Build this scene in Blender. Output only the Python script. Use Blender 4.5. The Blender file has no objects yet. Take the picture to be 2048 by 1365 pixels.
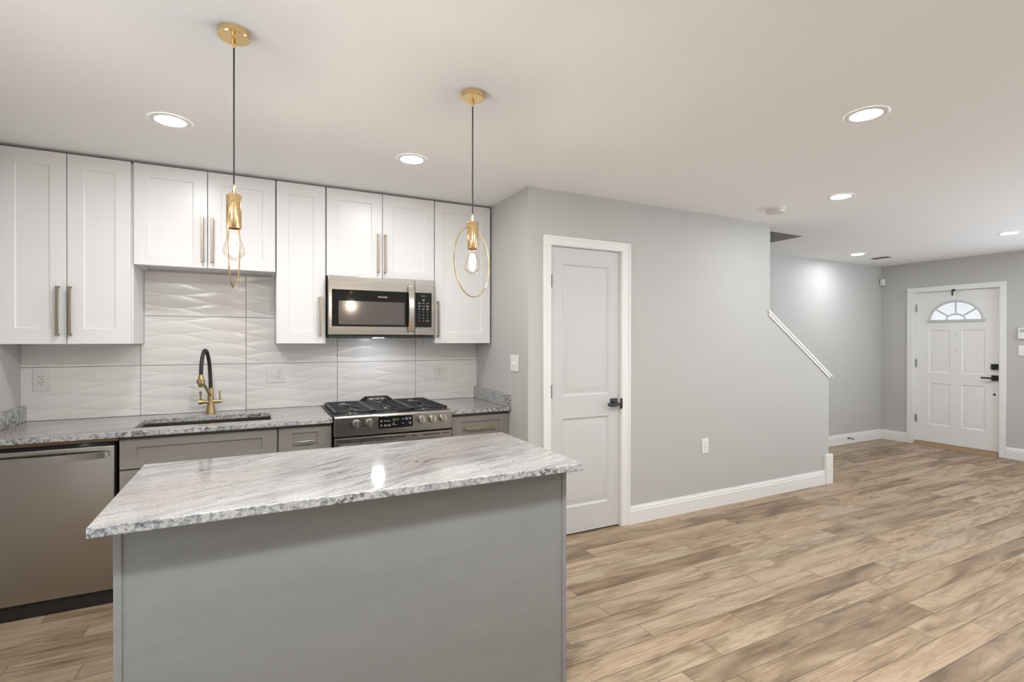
import bpy, bmesh, math, random
from mathutils import Vector, Matrix
random.seed(7)
SC = bpy.context.scene
COL = SC.collection

# ------------------------------------------------------------------ camera
F_PX, YAW, PITCH, ROLL, CAM_Z = 1011.1, 0.4668, -0.0032, 0.0015, 1.4018
cd = bpy.data.cameras.new('camera')
cam = bpy.data.objects.new('camera', cd)
COL.objects.link(cam)
_r = Vector((math.cos(YAW), -math.sin(YAW), 0))
_f0 = Vector((math.sin(YAW), math.cos(YAW), 0))
_z = Vector((0, 0, 1))
_f = _f0 * math.cos(PITCH) + _z * math.sin(PITCH)
_u = -_f0 * math.sin(PITCH) + _z * math.cos(PITCH)
R_ = _r * math.cos(ROLL) + _u * math.sin(ROLL)
U_ = _u * math.cos(ROLL) - _r * math.sin(ROLL)
m = Matrix((R_, U_, -_f)).transposed().to_4x4()
m.translation = Vector((0, 0, CAM_Z))
cam.matrix_world = m
cd.sensor_width = 36.0
cd.lens = F_PX / 2048 * 36.0
cd.clip_start = 0.02
SC.camera = cam

# ------------------------------------------------------------------ world / exposure
SKY, UP_FILL = 1.2, 4.6
w = bpy.data.worlds.new('world')
SC.world = w
w.use_nodes = True
bgn = w.node_tree.nodes['Background']
# overcast sky above, brighter half below the horizon added to light the ceiling
_wt = w.node_tree
_tc = _wt.nodes.new('ShaderNodeTexCoord')
_sx = _wt.nodes.new('ShaderNodeSeparateXYZ')
_mr = _wt.nodes.new('ShaderNodeMapRange')
_wt.links.new(_tc.outputs['Generated'], _sx.inputs[0])
_wt.links.new(_sx.outputs[2], _mr.inputs[0])
_mr.inputs[1].default_value, _mr.inputs[2].default_value = -.06, .06
_mr.inputs[3].default_value, _mr.inputs[4].default_value = UP_FILL, SKY
_wt.links.new(_mr.outputs[0], bgn.inputs[1])
bgn.inputs[0].default_value = (0.88, 0.96, 1.06, 1)
SC.view_settings.view_transform = 'Standard'
SC.view_settings.look = 'None'
SC.view_settings.gamma = 1.0
SC.view_settings.exposure = 0.0
SC.view_settings.use_curve_mapping = False
cy = SC.cycles
cy.use_denoising = True
cy.max_bounces = 12
cy.diffuse_bounces = 6
cy.glossy_bounces = 5
cy.transparent_max_bounces = 12
cy.sample_clamp_indirect = 6.0
cy.caustics_reflective = False
cy.caustics_refractive = False
LAMP, LAMP_ISLAND, LAMP_ADDED = 195.0, 580.0, 400.0   # radiance of the recessed lights' lenses
HOOD = 120.0
BULB = 520.0          # radiance of the pendant filaments

# ------------------------------------------------------------------ dimensions (metres)
ZC = 2.446           # ceiling
XL = -1.235          # left wall face
YK = 3.937           # kitchen wall face
XK = 1.646           # closet side wall face
YP = 3.022           # pantry wall face
YB = 4.062           # rear wall of the stair side
XE = 7.934           # entry wall face
YR = -1.0            # wall behind the camera
UF = 3.615           # upper cabinet fronts
BF = 3.318           # base cabinet fronts
YC = 3.278           # counter front
ZT = 2.428           # upper cabinet tops

# ------------------------------------------------------------------ mesh builder
class MB:
    def __init__(s):
        s.bm = bmesh.new()
    def face(s, pts):
        try:
            return s.bm.faces.new([s.bm.verts.new(p) for p in pts])
        except ValueError:
            return None
    def box(s, x0, x1, y0, y1, z0, z1):
        v = [s.bm.verts.new((x, y, z)) for z in (z0, z1) for y in (y0, y1) for x in (x0, x1)]
        for q in ((0, 2, 3, 1), (4, 5, 7, 6), (0, 1, 5, 4), (2, 6, 7, 3), (0, 4, 6, 2), (1, 3, 7, 5)):
            s.bm.faces.new([v[i] for i in q])
        return s
    def prism(s, poly, fn, a0, a1):
        A = [s.bm.verts.new(fn(p[0], p[1], a0)) for p in poly]
        Bv = [s.bm.verts.new(fn(p[0], p[1], a1)) for p in poly]
        n = len(poly)
        for i in range(n):
            s.bm.faces.new((A[i], A[(i + 1) % n], Bv[(i + 1) % n], Bv[i]))
        s.bm.faces.new(A[::-1])
        s.bm.faces.new(Bv)
        return s
    def tube(s, path, r, n=12, caps=True, flat=None):
        P = [Vector(p) for p in path]
        rr = r if isinstance(r, (list, tuple)) else [r] * len(P)
        rings = []
        T = None
        for i, p in enumerate(P):
            if i == 0: t = P[1] - P[0]
            elif i == len(P) - 1: t = P[-1] - P[-2]
            else: t = (P[i + 1] - P[i]).normalized() + (P[i] - P[i - 1]).normalized()
            t.normalize()
            if T is None:
                a = Vector((0, 0, 1)) if abs(t.z) < .9 else Vector((1, 0, 0))
                N = t.cross(a).normalized()
            else:
                N = (N - t * N.dot(t)).normalized()
            T = t
            Bn = t.cross(N)
            rings.append([s.bm.verts.new(p + (N * math.cos(2 * math.pi * k / n) + Bn * math.sin(2 * math.pi * k / n)) * rr[i]) for k in range(n)])
        for i in range(len(rings) - 1):
            for k in range(n):
                s.bm.faces.new((rings[i][k], rings[i][(k + 1) % n], rings[i + 1][(k + 1) % n], rings[i + 1][k]))
        if caps:
            s.bm.faces.new(rings[0][::-1])
            s.bm.faces.new(rings[-1])
        return s
    def loop(s, pts, r, n=8):
        P = [Vector(p) for p in pts]
        c = sum(P, Vector()) / len(P)
        nm = (P[0] - c).cross(P[len(P) // 4] - c).normalized()
        rings = []
        for i, p in enumerate(P):
            t = (P[(i + 1) % len(P)] - P[i - 1]).normalized()
            N = t.cross(nm)
            rings.append([s.bm.verts.new(p + (N * math.cos(2 * math.pi * k / n) + nm * math.sin(2 * math.pi * k / n)) * r) for k in range(n)])
        L = len(rings)
        for i in range(L):
            for k in range(n):
                s.bm.faces.new((rings[i][k], rings[i][(k + 1) % n], rings[(i + 1) % L][(k + 1) % n], rings[(i + 1) % L][k]))
        return s
    def lathe(s, prof, o, axis='Z', n=32):
        """prof: (radius, height) pairs; revolves about the axis through o."""
        def put(r, h, a):
            c, d = r * math.cos(a), r * math.sin(a)
            if axis == 'Z': return (o[0] + c, o[1] + d, o[2] + h)
            if axis == 'Y': return (o[0] + c, o[1] + h, o[2] + d)
            return (o[0] + h, o[1] + c, o[2] + d)
        rings = []
        for r, h in prof:
            if r < 1e-6: rings.append([s.bm.verts.new(put(0, h, 0))])
            else: rings.append([s.bm.verts.new(put(r, h, 2 * math.pi * k / n)) for k in range(n)])
        for a, b in zip(rings, rings[1:]):
            for k in range(n):
                k2 = (k + 1) % n
                if len(a) == 1 and len(b) == 1: continue
                if len(a) == 1: s.bm.faces.new((a[0], b[k2], b[k]))
                elif len(b) == 1: s.bm.faces.new((a[k], a[k2], b[0]))
                else: s.bm.faces.new((a[k], a[k2], b[k2], b[k]))
        return s
    def plate(s, f, u0, u1, v0, v1, panels, rings, thick, fans=()):
        """Flat front f(u,v,d), d into the material, with panels sunk along rings [(inset, depth)...]."""
        holes = list(panels) + [q[:4] for q in fans]
        us = sorted({u0, u1, *[h[0] for h in holes], *[h[1] for h in holes]})
        vs = sorted({v0, v1, *[h[2] for h in holes], *[h[3] for h in holes]})
        for a, b in zip(us, us[1:]):
            for c, d in zip(vs, vs[1:]):
                um, vm = (a + b) / 2, (c + d) / 2
                if any(h[0] < um < h[1] and h[2] < vm < h[3] for h in holes): continue
                s.face([f(a, c, 0), f(b, c, 0), f(b, d, 0), f(a, d, 0)])
        for h in panels:
            pr = None
            for ins, dep in [(0, 0)] + list(rings):
                a, b, c, d = h[0] + ins, h[1] - ins, h[2] + ins, h[3] - ins
                cur = [f(a, c, dep), f(b, c, dep), f(b, d, dep), f(a, d, dep)]
                if pr:
                    for i in range(4):
                        s.face([pr[i], pr[(i + 1) % 4], cur[(i + 1) % 4], cur[i]])
                pr = cur
            s.face(pr)
        for (a, b, c, d, uc, ra, rb) in fans:            # half-ellipse opening, chord on v = c
            ang = sorted({math.pi * i / 40 for i in range(41)} | {math.atan2(d - c, b - uc), math.atan2(d - c, a - uc)})
            def outer(t):
                x, y = math.cos(t), math.sin(t)
                k = min(((b - uc) / x if x > 1e-9 else 1e9), ((a - uc) / x if x < -1e-9 else 1e9), ((d - c) / y if y > 1e-9 else 1e9))
                return uc + x * k, c + y * k
            for t, t2 in zip(ang, ang[1:]):
                o1, o2 = outer(t), outer(t2)
                i1 = (uc + ra * math.cos(t), c + rb * math.sin(t)); i2 = (uc + ra * math.cos(t2), c + rb * math.sin(t2))
                s.face([f(*i1, 0), f(*o1, 0), f(*o2, 0), f(*i2, 0)])
                s.face([f(*i1, 0), f(*i2, 0), f(*i2, thick), f(*i1, thick)])
        rect = [(u0, v0), (u1, v0), (u1, v1), (u0, v1)]
        for i in range(4):
            p, q = rect[i], rect[(i + 1) % 4]
            s.face([f(*p, 0), f(*p, thick), f(*q, thick), f(*q, 0)])
        if not fans:
            s.face([f(*p, thick) for p in rect[::-1]])
        return s
    def text(s, body, size, o, ux=(1, 0, 0), uy=(0, 0, 1), depth=0.0006, align='CENTER'):
        cu = bpy.data.curves.new('lettering', 'FONT')
        cu.body = body; cu.size = size; cu.align_x = align; cu.align_y = 'CENTER'; cu.extrude = depth / 2
        ob = bpy.data.objects.new('lettering', cu)
        COL.objects.link(ob)
        bpy.context.view_layer.update()
        me = bpy.data.meshes.new_from_object(ob.evaluated_get(bpy.context.evaluated_depsgraph_get()))
        ux, uy = Vector(ux), Vector(uy)
        mt = Matrix((ux, uy, ux.cross(uy))).transposed().to_4x4()
        mt.translation = Vector(o)
        me.transform(mt)
        s.bm.from_mesh(me)
        bpy.data.objects.remove(ob); bpy.data.curves.remove(cu); bpy.data.meshes.remove(me)
        return s

def wloc(o):
    v = Vector()
    while o:
        v += o.location
        o = o.parent
    return v

def obj(name, b, mat, parent=None, bevel=0, weld=True, smooth=35, seg=2):
    bm = b.bm
    if weld: bmesh.ops.remove_doubles(bm, verts=bm.verts, dist=1e-6)
    bmesh.ops.recalc_face_normals(bm, faces=bm.faces)
    xs = [v.co.x for v in bm.verts]; ys = [v.co.y for v in bm.verts]; zs = [v.co.z for v in bm.verts]
    base = Vector(((min(xs) + max(xs)) / 2, (min(ys) + max(ys)) / 2, min(zs)))
    bmesh.ops.translate(bm, verts=bm.verts, vec=-base)
    me = bpy.data.meshes.new(name)
    bm.to_mesh(me); bm.free()
    me.materials.append(mat)
    for p in me.polygons: p.use_smooth = True
    me.set_sharp_from_angle(angle=math.radians(smooth))
    o = bpy.data.objects.new(name, me)
    COL.objects.link(o)
    o.parent = parent
    o.location = base - (wloc(parent) if parent else Vector())
    if bevel:
        md = o.modifiers.new('bevel', 'BEVEL')
        md.width = bevel; md.segments = seg; md.limit_method = 'ANGLE'; md.angle_limit = math.radians(40)
        md.harden_normals = False
    return o

def tag(o, label, cat, group=None, kind=None):
    o['label'] = label; o['category'] = cat
    if group: o['group'] = group
    if kind: o['kind'] = kind
    return o

def thing(name, loc, label, cat, group=None, kind=None):
    o = bpy.data.objects.new(name, None)
    COL.objects.link(o)
    o.location = loc
    o.empty_display_size = .1
    return tag(o, label, cat, group, kind)

def struct(name, b, mat, label, cat, **k):
    return tag(obj(name, b, mat, **k), label, cat, None, 'structure')

def dup(root, loc, label):
    r = root.copy(); COL.objects.link(r); r.location = loc; r['label'] = label
    for ch in list(root.children):
        c = ch.copy(); COL.objects.link(c); c.parent = r
        for g in ch.children:
            d = g.copy(); COL.objects.link(d); d.parent = c
    return r

# ------------------------------------------------------------------ materials
def mat(name, col=(.8, .8, .8), rough=.5, metal=0., spec=.5, **k):
    mt = bpy.data.materials.new(name)
    mt.use_nodes = True
    p = mt.node_tree.nodes['Principled BSDF']
    p.inputs['Base Color'].default_value = (*col, 1)
    p.inputs['Roughness'].default_value = rough
    p.inputs['Metallic'].default_value = metal
    p.inputs['Specular IOR Level'].default_value = spec
    for a, v in k.items():
        p.inputs[a.replace('_', ' ')].default_value = v
    return mt

class NT:
    """Small node-graph helper."""
    def __init__(s, mt):
        s.t = mt.node_tree; s.p = s.t.nodes['Principled BSDF']
    def n(s, typ, ins=None, **props):
        nd = s.t.nodes.new(typ)
        for a, v in props.items(): setattr(nd, a, v)
        for a, v in (ins or {}).items(): s.put(nd.inputs[a], v)
        return nd
    def put(s, sock, v):
        if hasattr(v, 'is_linked') or isinstance(v, bpy.types.NodeSocket): s.t.links.new(v, sock)
        else: sock.default_value = v
    def m(s, op, a, b=0., c=None, clamp=False):
        nd = s.t.nodes.new('ShaderNodeMath'); nd.operation = op; nd.use_clamp = clamp
        s.put(nd.inputs[0], a); s.put(nd.inputs[1], b)
        if c is not None: s.put(nd.inputs[2], c)
        return nd.outputs[0]
    def coord(s, kind='Object'):
        return s.n('ShaderNodeTexCoord').outputs[kind]
    def pos(s):
        return s.n('ShaderNodeNewGeometry').outputs['Position']
    def mapping(s, v, sc=(1, 1, 1), rot=(0, 0, 0), loc=(0, 0, 0)):
        return s.n('ShaderNodeMapping', {'Vector': v, 'Scale': sc, 'Rotation': rot, 'Location': loc}).outputs[0]
    def noise(s, v, scale=5., detail=4., rough=.5, dist=0.):
        return s.n('ShaderNodeTexNoise', {'Vector': v, 'Scale': scale, 'Detail': detail, 'Roughness': rough, 'Distortion': dist}).outputs['Fac']
    def ramp(s, f, stops, interp='LINEAR'):
        nd = s.n('ShaderNodeValToRGB', {'Fac': f})
        cr = nd.color_ramp; cr.interpolation = interp
        while len(cr.elements) < len(stops): cr.elements.new(.5)
        for e, (ps, c) in zip(cr.elements, stops):
            e.position = ps; e.color = (*c, 1) if len(c) == 3 else c
        return nd.outputs[0]
    def mix(s, f, a, b, mode='MIX'):
        nd = s.n('ShaderNodeMix', data_type='RGBA', blend_type=mode)
        s.put(nd.inputs[0], f); s.put(nd.inputs[6], a); s.put(nd.inputs[7], b)
        return nd.outputs[2]
    def bump(s, h, dist=.002, strength=1.):
        nd = s.n('ShaderNodeBump', {'Height': h, 'Distance': dist, 'Strength': strength})
        s.t.links.new(nd.outputs[0], s.p.inputs['Normal'])
    def base(s, c): s.put(s.p.inputs['Base Color'], c)

def paint(name, col, rough=.6, grain=.0006, scale=260):
    mt = mat(name, col, rough, spec=.3)
    g = NT(mt)
    g.bump(g.noise(g.pos(), scale, 2.), grain, .5)
    return mt

M = {}
M['ceiling'] = paint('ceiling_paint', (.885, .888, .89), .7)
M['wall'] = paint('grey_wall_paint', (.515, .512, .494), .6)
M['trim'] = mat('white_trim_paint', (.80, .80, .785), .35)
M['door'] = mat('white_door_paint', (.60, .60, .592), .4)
M['door2'] = mat('white_front_door_paint', (.80, .80, .79), .4)
M['cab'] = mat('white_cabinet_paint', (.75, .75, .75), .32)
M['plastic'] = mat('white_plastic', (.82, .81, .79), .35)
M['plastic2'] = mat('almond_plastic', (.67, .65, .63), .4)
M['black'] = mat('black_metal', (.018, .018, .018), .38)
M['blackglass'] = mat('black_glass', (.012, .011, .011), .06, spec=.28)
M['iron'] = mat('cast_iron', (.02, .02, .022), .3)
M['rubber'] = mat('black_rubber', (.02, .02, .02), .5)
M['dark'] = mat('dark_gap', (.02, .018, .016), .8)
M['legend'] = mat('white_legend', (.75, .75, .75), .5)
M['red'] = mat('red_legend', (.35, .02, .02), .5)
M['alu'] = mat('hinge_steel', (.42, .41, .40), .4, 1.)
M['cord'] = mat('black_cord', (.012, .012, .012), .6)
M['gold'] = mat('polished_brass', (.84, .62, .31), .14, 1.)
M['brass'] = mat('brushed_brass', (.50, .38, .19), .3, 1.)
M['champ'] = mat('champagne_bronze', (.31, .26, .20), .34, 1.)
M['knob'] = mat('satin_nickel', (.66, .64, .60), .25, 1.)
M['wood_sill'] = mat('oak_threshold', (.30, .20, .11), .5)

def emit(name, col, s):
    mt = bpy.data.materials.new(name); mt.use_nodes = True
    t = mt.node_tree; t.nodes.clear()
    e = t.nodes.new('ShaderNodeEmission'); e.inputs[0].default_value = (*col, 1); e.inputs[1].default_value = s
    o = t.nodes.new('ShaderNodeOutputMaterial'); t.links.new(e.outputs[0], o.inputs[0])
    return mt
LC = (.985, .995, 1.)
M['lens'] = emit('downlight_lens', LC, LAMP)
M['lens_island'] = emit('downlight_lens_island', LC, LAMP_ISLAND)
M['lens_added'] = emit('downlight_lens_added', LC, LAMP_ADDED)
M['filament'] = emit('filament_glow', (1., .86, .70), BULB)
M['clock'] = emit('clock_digits', (.62, .95, .35), .45)
M['hoodlamp'] = emit('cooktop_lamp', (.86, .92, 1.), HOOD)

def glass(name, tint, fres=.12):
    mt = bpy.data.materials.new(name); mt.use_nodes = True
    t = mt.node_tree; t.nodes.clear()
    a = t.nodes.new('ShaderNodeBsdfTransparent'); a.inputs[0].default_value = (*tint, 1)
    b = t.nodes.new('ShaderNodeBsdfGlossy'); b.inputs['Roughness'].default_value = .03
    lw = t.nodes.new('ShaderNodeLayerWeight'); lw.inputs[0].default_value = fres
    mx = t.nodes.new('ShaderNodeMixShader'); o = t.nodes.new('ShaderNodeOutputMaterial')
    t.links.new(lw.outputs['Facing'], mx.inputs[0]); t.links.new(a.outputs[0], mx.inputs[1]); t.links.new(b.outputs[0], mx.inputs[2]); t.links.new(mx.outputs[0], o.inputs[0])
    return mt
M['bulbglass'] = glass('clear_bulb_glass', (.99, .95, .9))

def frosted():
    mt = bpy.data.materials.new('frosted_door_glass'); mt.use_nodes = True
    t = mt.node_tree; t.nodes.clear()
    a = t.nodes.new('ShaderNodeBsdfTransparent'); a.inputs[0].default_value = (.66, .64, .61, 1)
    b = t.nodes.new('ShaderNodeBsdfTranslucent'); b.inputs[0].default_value = (.6, .59, .58, 1)
    mx = t.nodes.new('ShaderNodeMixShader'); mx.inputs[0].default_value = .4
    o = t.nodes.new('ShaderNodeOutputMaterial')
    t.links.new(a.outputs[0], mx.inputs[1]); t.links.new(b.outputs[0], mx.inputs[2]); t.links.new(mx.outputs[0], o.inputs[0])
    return mt
M['frosted'] = frosted()

def stainless(name, col, rough, axis):
    mt = mat(name, col, rough, 1.)
    g = NT(mt)
    sc = {'X': (3, 400, 400), 'Z': (400, 400, 3)}[axis]
    f = g.noise(g.mapping(g.pos(), sc), 1., 3.)
    g.put(g.p.inputs['Roughness'], g.m('MULTIPLY_ADD', f, .05, rough - .025))
    g.bump(f, .0002, .08)
    g.p.inputs['Anisotropic'].default_value = .75
    return mt
M['steel'] = stainless('brushed_stainless', (.43, .405, .375), .27, 'X')
M['steel_dw'] = stainless('brushed_stainless_dishwasher', (.45, .425, .39), .3, 'X')

def greywood(name, a, b):
    mt = mat(name, a, .42, spec=.35)
    g = NT(mt)
    v = g.pos()
    f = g.noise(g.mapping(v, (1.2, 1.2, 7)), 2.2, 5., .6, .8)
    f2 = g.noise(g.mapping(v, (6, 6, 160)), 1., 3., .6)
    f3 = g.m('ADD', g.m('MULTIPLY', f, .7), g.m('MULTIPLY', f2, .3))
    g.base(g.ramp(f3, [(.3, b), (.7, a)]))
    return mt
M['base'] = greywood('grey_stained_wood', (.285, .265, .24), (.24, .222, .20))
M['island'] = greywood('grey_wood_cool_lit', (.272, .280, .278), (.235, .243, .242))  # base cabinet wood with the cool daylight put into its tint

def granite():
    mt = mat('grey_granite', (.5, .5, .5), .09)
    g = NT(mt)
    v = g.pos()
    warp = g.noise(v, 1.5, 3.)
    rot = g.mapping(v, (1, 1, 1), (0, 0, math.radians(-24)))
    sep = g.n('ShaderNodeSeparateXYZ', {0: rot})
    vy = g.m('ADD', sep.outputs[1], g.m('MULTIPLY', warp, .22))
    vv = g.n('ShaderNodeCombineXYZ', {0: sep.outputs[0], 1: vy, 2: sep.outputs[2]}).outputs[0]
    band = g.noise(g.mapping(vv, (1.1, 6.0, 3)), 1.6, 7., .62, .35)
    fleck = g.noise(g.mapping(vv, (26, 120, 60), loc=(3, 1, 0)), 1., 4., .6)
    streak = g.noise(g.mapping(vv, (3.0, 34, 9), loc=(3, 1, 0)), 1.5, 6., .68, .5)
    big = g.noise(g.mapping(vv, (1.1, 2.6, 1), loc=(7, 2, 0)), 1.4, 4.)
    fine = g.noise(v, 150., 3., .7)
    fine2 = g.noise(v, 60., 3., .6)
    light = g.ramp(band, [(.30, (.235, .23, .225)), (.42, (.40, .395, .385)), (.54, (.56, .555, .54)), (.68, (.43, .41, .395)), (.80, (.31, .30, .295))])
    c = g.mix(g.ramp(big, [(.46, (0, 0, 0)), (.66, (.75, .75, .75))]), light, (.42, .365, .345, 1))
    st = g.ramp(streak, [(.33, (1, 1, 1)), (.45, (0, 0, 0))])
    c = g.mix(g.m('MULTIPLY', st, .72), c, (.115, .11, .108, 1))
    fl = g.ramp(fleck, [(.34, (1, 1, 1)), (.44, (0, 0, 0))])
    c = g.mix(g.m('MULTIPLY', fl, .45), c, (.14, .135, .13, 1))
    thin = g.noise(g.mapping(vv, (1.0, 8, 4), loc=(1, 5, 2)), 1.1, 4., .55, .9)
    ridge = g.m('ABSOLUTE', g.m('SUBTRACT', thin, .5))
    patch = g.ramp(g.noise(g.mapping(vv, (1.5, 3, 2), loc=(4, 0, 0)), 1.7, 2.), [(.50, (0, 0, 0)), (.62, (1, 1, 1))])
    dk = g.m('MULTIPLY', g.ramp(ridge, [(.0, (1, 1, 1)), (.011, (0, 0, 0))]), patch)
    c = g.mix(g.m('MULTIPLY', dk, .9), c, (.03, .028, .027, 1))
    sp = g.ramp(fine, [(.36, (0, 0, 0)), (.5, (1, 1, 1))])
    c = g.mix(.5, c, g.mix(sp, (.17, .165, .16, 1), c))
    # sawn and broken edges show the crystal grain instead of the bands
    nz = g.m('ABSOLUTE', g.n('ShaderNodeSeparateXYZ', {0: g.n('ShaderNodeNewGeometry').outputs['True Normal']}).outputs[2])
    side = g.m('LESS_THAN', nz, .6)
    cr = g.ramp(g.m('ADD', g.m('MULTIPLY', fine, .5), g.m('MULTIPLY', fine2, .5)), [(.38, (.028, .031, .036)), (.46, (.20, .215, .235)), (.54, (.45, .455, .455)), (.68, (.60, .595, .585))])
    c2 = g.mix(.25, cr, light)
    c2 = g.mix(g.m('MULTIPLY', patch, .7), c2, g.mix(g.ramp(fine2, [(.42, (0, 0, 0)), (.54, (1, 1, 1))]), (.02, .02, .02, 1), c2))
    c = g.mix(1., c, (.74, .74, .745, 1), 'MULTIPLY')
    g.base(g.mix(side, c, c2))
    g.put(g.p.inputs['Roughness'], g.m('MULTIPLY_ADD', side, .2, .1))
    return mt
M['granite'] = granite()

def tile_mat():
    mt = mat('white_wave_tile', (.73, .705, .69), .2)
    g = NT(mt)
    s = g.n('ShaderNodeSeparateXYZ', {0: g.pos()})
    x, z = s.outputs[0], s.outputs[2]
    # two families of shallow interlaced waves
    def saw(k, ph, amp, per, off):
        a = g.m('MULTIPLY', g.m('SINE', g.m('MULTIPLY_ADD', x, k, ph)), amp)
        a2 = g.m('MULTIPLY', g.m('SINE', g.m('MULTIPLY_ADD', x, k * .43, ph * 2.1)), amp * .8)
        t = g.m('ADD', g.m('DIVIDE', z, per), g.m('ADD', g.m('ADD', a, a2), off))
        f = g.m('MULTIPLY_ADD', g.m('FRACT', t), 2., -1.)
        return g.m('SUBTRACT', 1., g.m('MULTIPLY', f, f))
    h = g.m('MINIMUM', saw(10.5, .4, .27, .085, .1), saw(10.5, 3.5, .27, .085, .6))
    g.bump(h, .0026, 1.)
    return mt
M['tile'] = tile_mat()
M['grout'] = mat('grey_grout', (.30, .285, .27), .8)

def floor_mat():
    mt = mat('oak_plank_floor', (.5, .4, .3), .42, spec=.35)
    g = NT(mt)
    s = g.n('ShaderNodeSeparateXYZ', {0: g.pos()})
    x, y = s.outputs[0], s.outputs[1]
    W, L = .1203, 1.31
    rowf = g.m('DIVIDE', g.m('SUBTRACT', y, .012), W)
    row = g.m('FLOOR', rowf)
    hsh = g.n('ShaderNodeTexWhiteNoise', {'W': row}, noise_dimensions='1D').outputs['Value']
    xf = g.m('ADD', g.m('DIVIDE', x, L), g.m('MULTIPLY', hsh, 7.))
    pid = g.m('FLOOR', xf)
    pv = g.n('ShaderNodeCombineXYZ', {0: pid, 1: row}).outputs[0]
    wn = g.n('ShaderNodeTexWhiteNoise', {'Vector': pv}, noise_dimensions='2D')
    r1 = wn.outputs['Value']
    off = g.n('ShaderNodeVectorMath', {0: wn.outputs['Color'], 1: (37., 37., 37.)}, operation='MULTIPLY').outputs[0]
    v = g.n('ShaderNodeVectorMath', {0: g.pos(), 1: off}, operation='ADD').outputs[0]
    blot = g.noise(g.mapping(v, (1.3, 7.5, 1)), 1.3, 5., .58, .6)
    # cathedral grain: rings of a long, distorted log
    lg = g.mapping(v, (.55, 7.5, 1))
    ringd = g.noise(lg, 1.1, 2., .45, .9)
    ring = g.m('FRACT', g.m('MULTIPLY', ringd, 15.))
    ring = g.m('ABSOLUTE', g.m('SUBTRACT', ring, .5))
    streak = g.noise(g.mapping(v, (5, 120, 1)), 1., 5., .7)
    fibre = g.noise(g.mapping(v, (14, 420, 1)), 1., 3., .6)
    knot = g.ramp(g.noise(g.mapping(v, (2.6, 7, 1)), 1.6, 2.), [(.64, (0, 0, 0)), (.74, (1, 1, 1))])
    f = g.m('MULTIPLY', blot, .74)
    f = g.m('ADD', f, g.m('MULTIPLY', g.m('MULTIPLY', ring, .30), g.m('GREATER_THAN', r1, .38)))
    f = g.m('ADD', f, g.m('MULTIPLY', streak, .26))
    f = g.m('ADD', f, g.m('MULTIPLY_ADD', r1, .05, -.03))
    c = g.ramp(f, [(.37, (.150, .104, .064)), (.47, (.270, .194, .125)), (.565, (.375, .282, .190)), (.69, (.46, .362, .26))])
    tone = g.ramp(g.n('ShaderNodeSeparateColor', {0: wn.outputs['Color']}).outputs[1], [(0, (1.04, .985, .93)), (1, (.96, .98, .98))])
    c = g.mix(1., c, tone, 'MULTIPLY')
    c = g.mix(g.m('MULTIPLY', knot, .42), c, (.14, .10, .068, 1))
    c = g.mix(g.ramp(fibre, [(.36, (.30, .30, .30)), (.5, (0, 0, 0))]), c, (.15, .105, .07, 1))
    fy = g.m('FRACT', rowf); fx = g.m('FRACT', xf)
    ey = g.m('MINIMUM', fy, g.m('SUBTRACT', 1., fy)); ex = g.m('MULTIPLY', g.m('MINIMUM', fx, g.m('SUBTRACT', 1., fx)), L / W)
    e = g.m('MINIMUM', ey, ex)
    seam = g.ramp(e, [(.004, (1, 1, 1)), (.022, (0, 0, 0))])
    c = g.mix(g.m('MULTIPLY', seam, .85), c, (.075, .052, .037, 1))
    g.base(c)
    g.bump(g.m('SUBTRACT', g.m('MULTIPLY', streak, .25), seam), .0008, .35)
    g.put(g.p.inputs['Roughness'], g.m('MULTIPLY_ADD', streak, .2, .33))
    return mt
M['floor'] = floor_mat()

# ------------------------------------------------------------------ the setting
b = MB(); b.box(XL - .12, XE + .12, YR - .12, YB + .12, -.1, 0)
struct('floor', b, M['floor'], 'light oak wood plank floor running through the room', 'floor')

HX0, HX1, HY0 = 2.7, 4.923, 3.232      # stairwell opening in the ceiling
b = MB()
b.box(XL - .12, XE + .12, YR - .12, HY0, ZC, ZC + .14)
b.box(XL - .12, HX0, HY0, YB + .12, ZC, ZC + .14)
b.box(HX1, XE + .12, HY0, YB + .12, ZC, ZC + .14)
struct('ceiling', b, M['ceiling'], 'smooth white ceiling with recessed lights', 'ceiling', weld=False)

b = MB(); b.box(XL - .12, XK, YK, YB + .12, 0, ZC)
struct('wall_kitchen', b, M['wall'], 'grey kitchen wall behind the white upper cabinets', 'wall')
b = MB()
WL = (.9, 1.6)                        # unseen opening beside the camera, added to light the ceiling
b.box(XL - .12, XL, WL[1], YK, 0, ZC); b.box(XL - .12, XL, YR, WL[0], 0, ZC)
b.box(XL - .12, XL, WL[0], WL[1], 0, .04); b.box(XL - .12, XL, WL[0], WL[1], 2.2, ZC)
struct('wall_left', b, M['wall'], 'grey wall at the left end of the counter', 'wall', weld=False)
b = MB()
WR = (5.0, 7.5)                          # unseen opening added to brighten the far ceiling and entry wall
b.box(XL - .12, WR[0], YR - .12, YR, 0, ZC); b.box(WR[1], XE + .12, YR - .12, YR, 0, ZC)
b.box(WR[0], WR[1], YR - .12, YR, 0, .1); b.box(WR[0], WR[1], YR - .12, YR, 2.25, ZC)
struct('wall_rear', b, M['wall'], 'plain grey wall opposite the kitchen', 'wall', weld=False)

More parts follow.
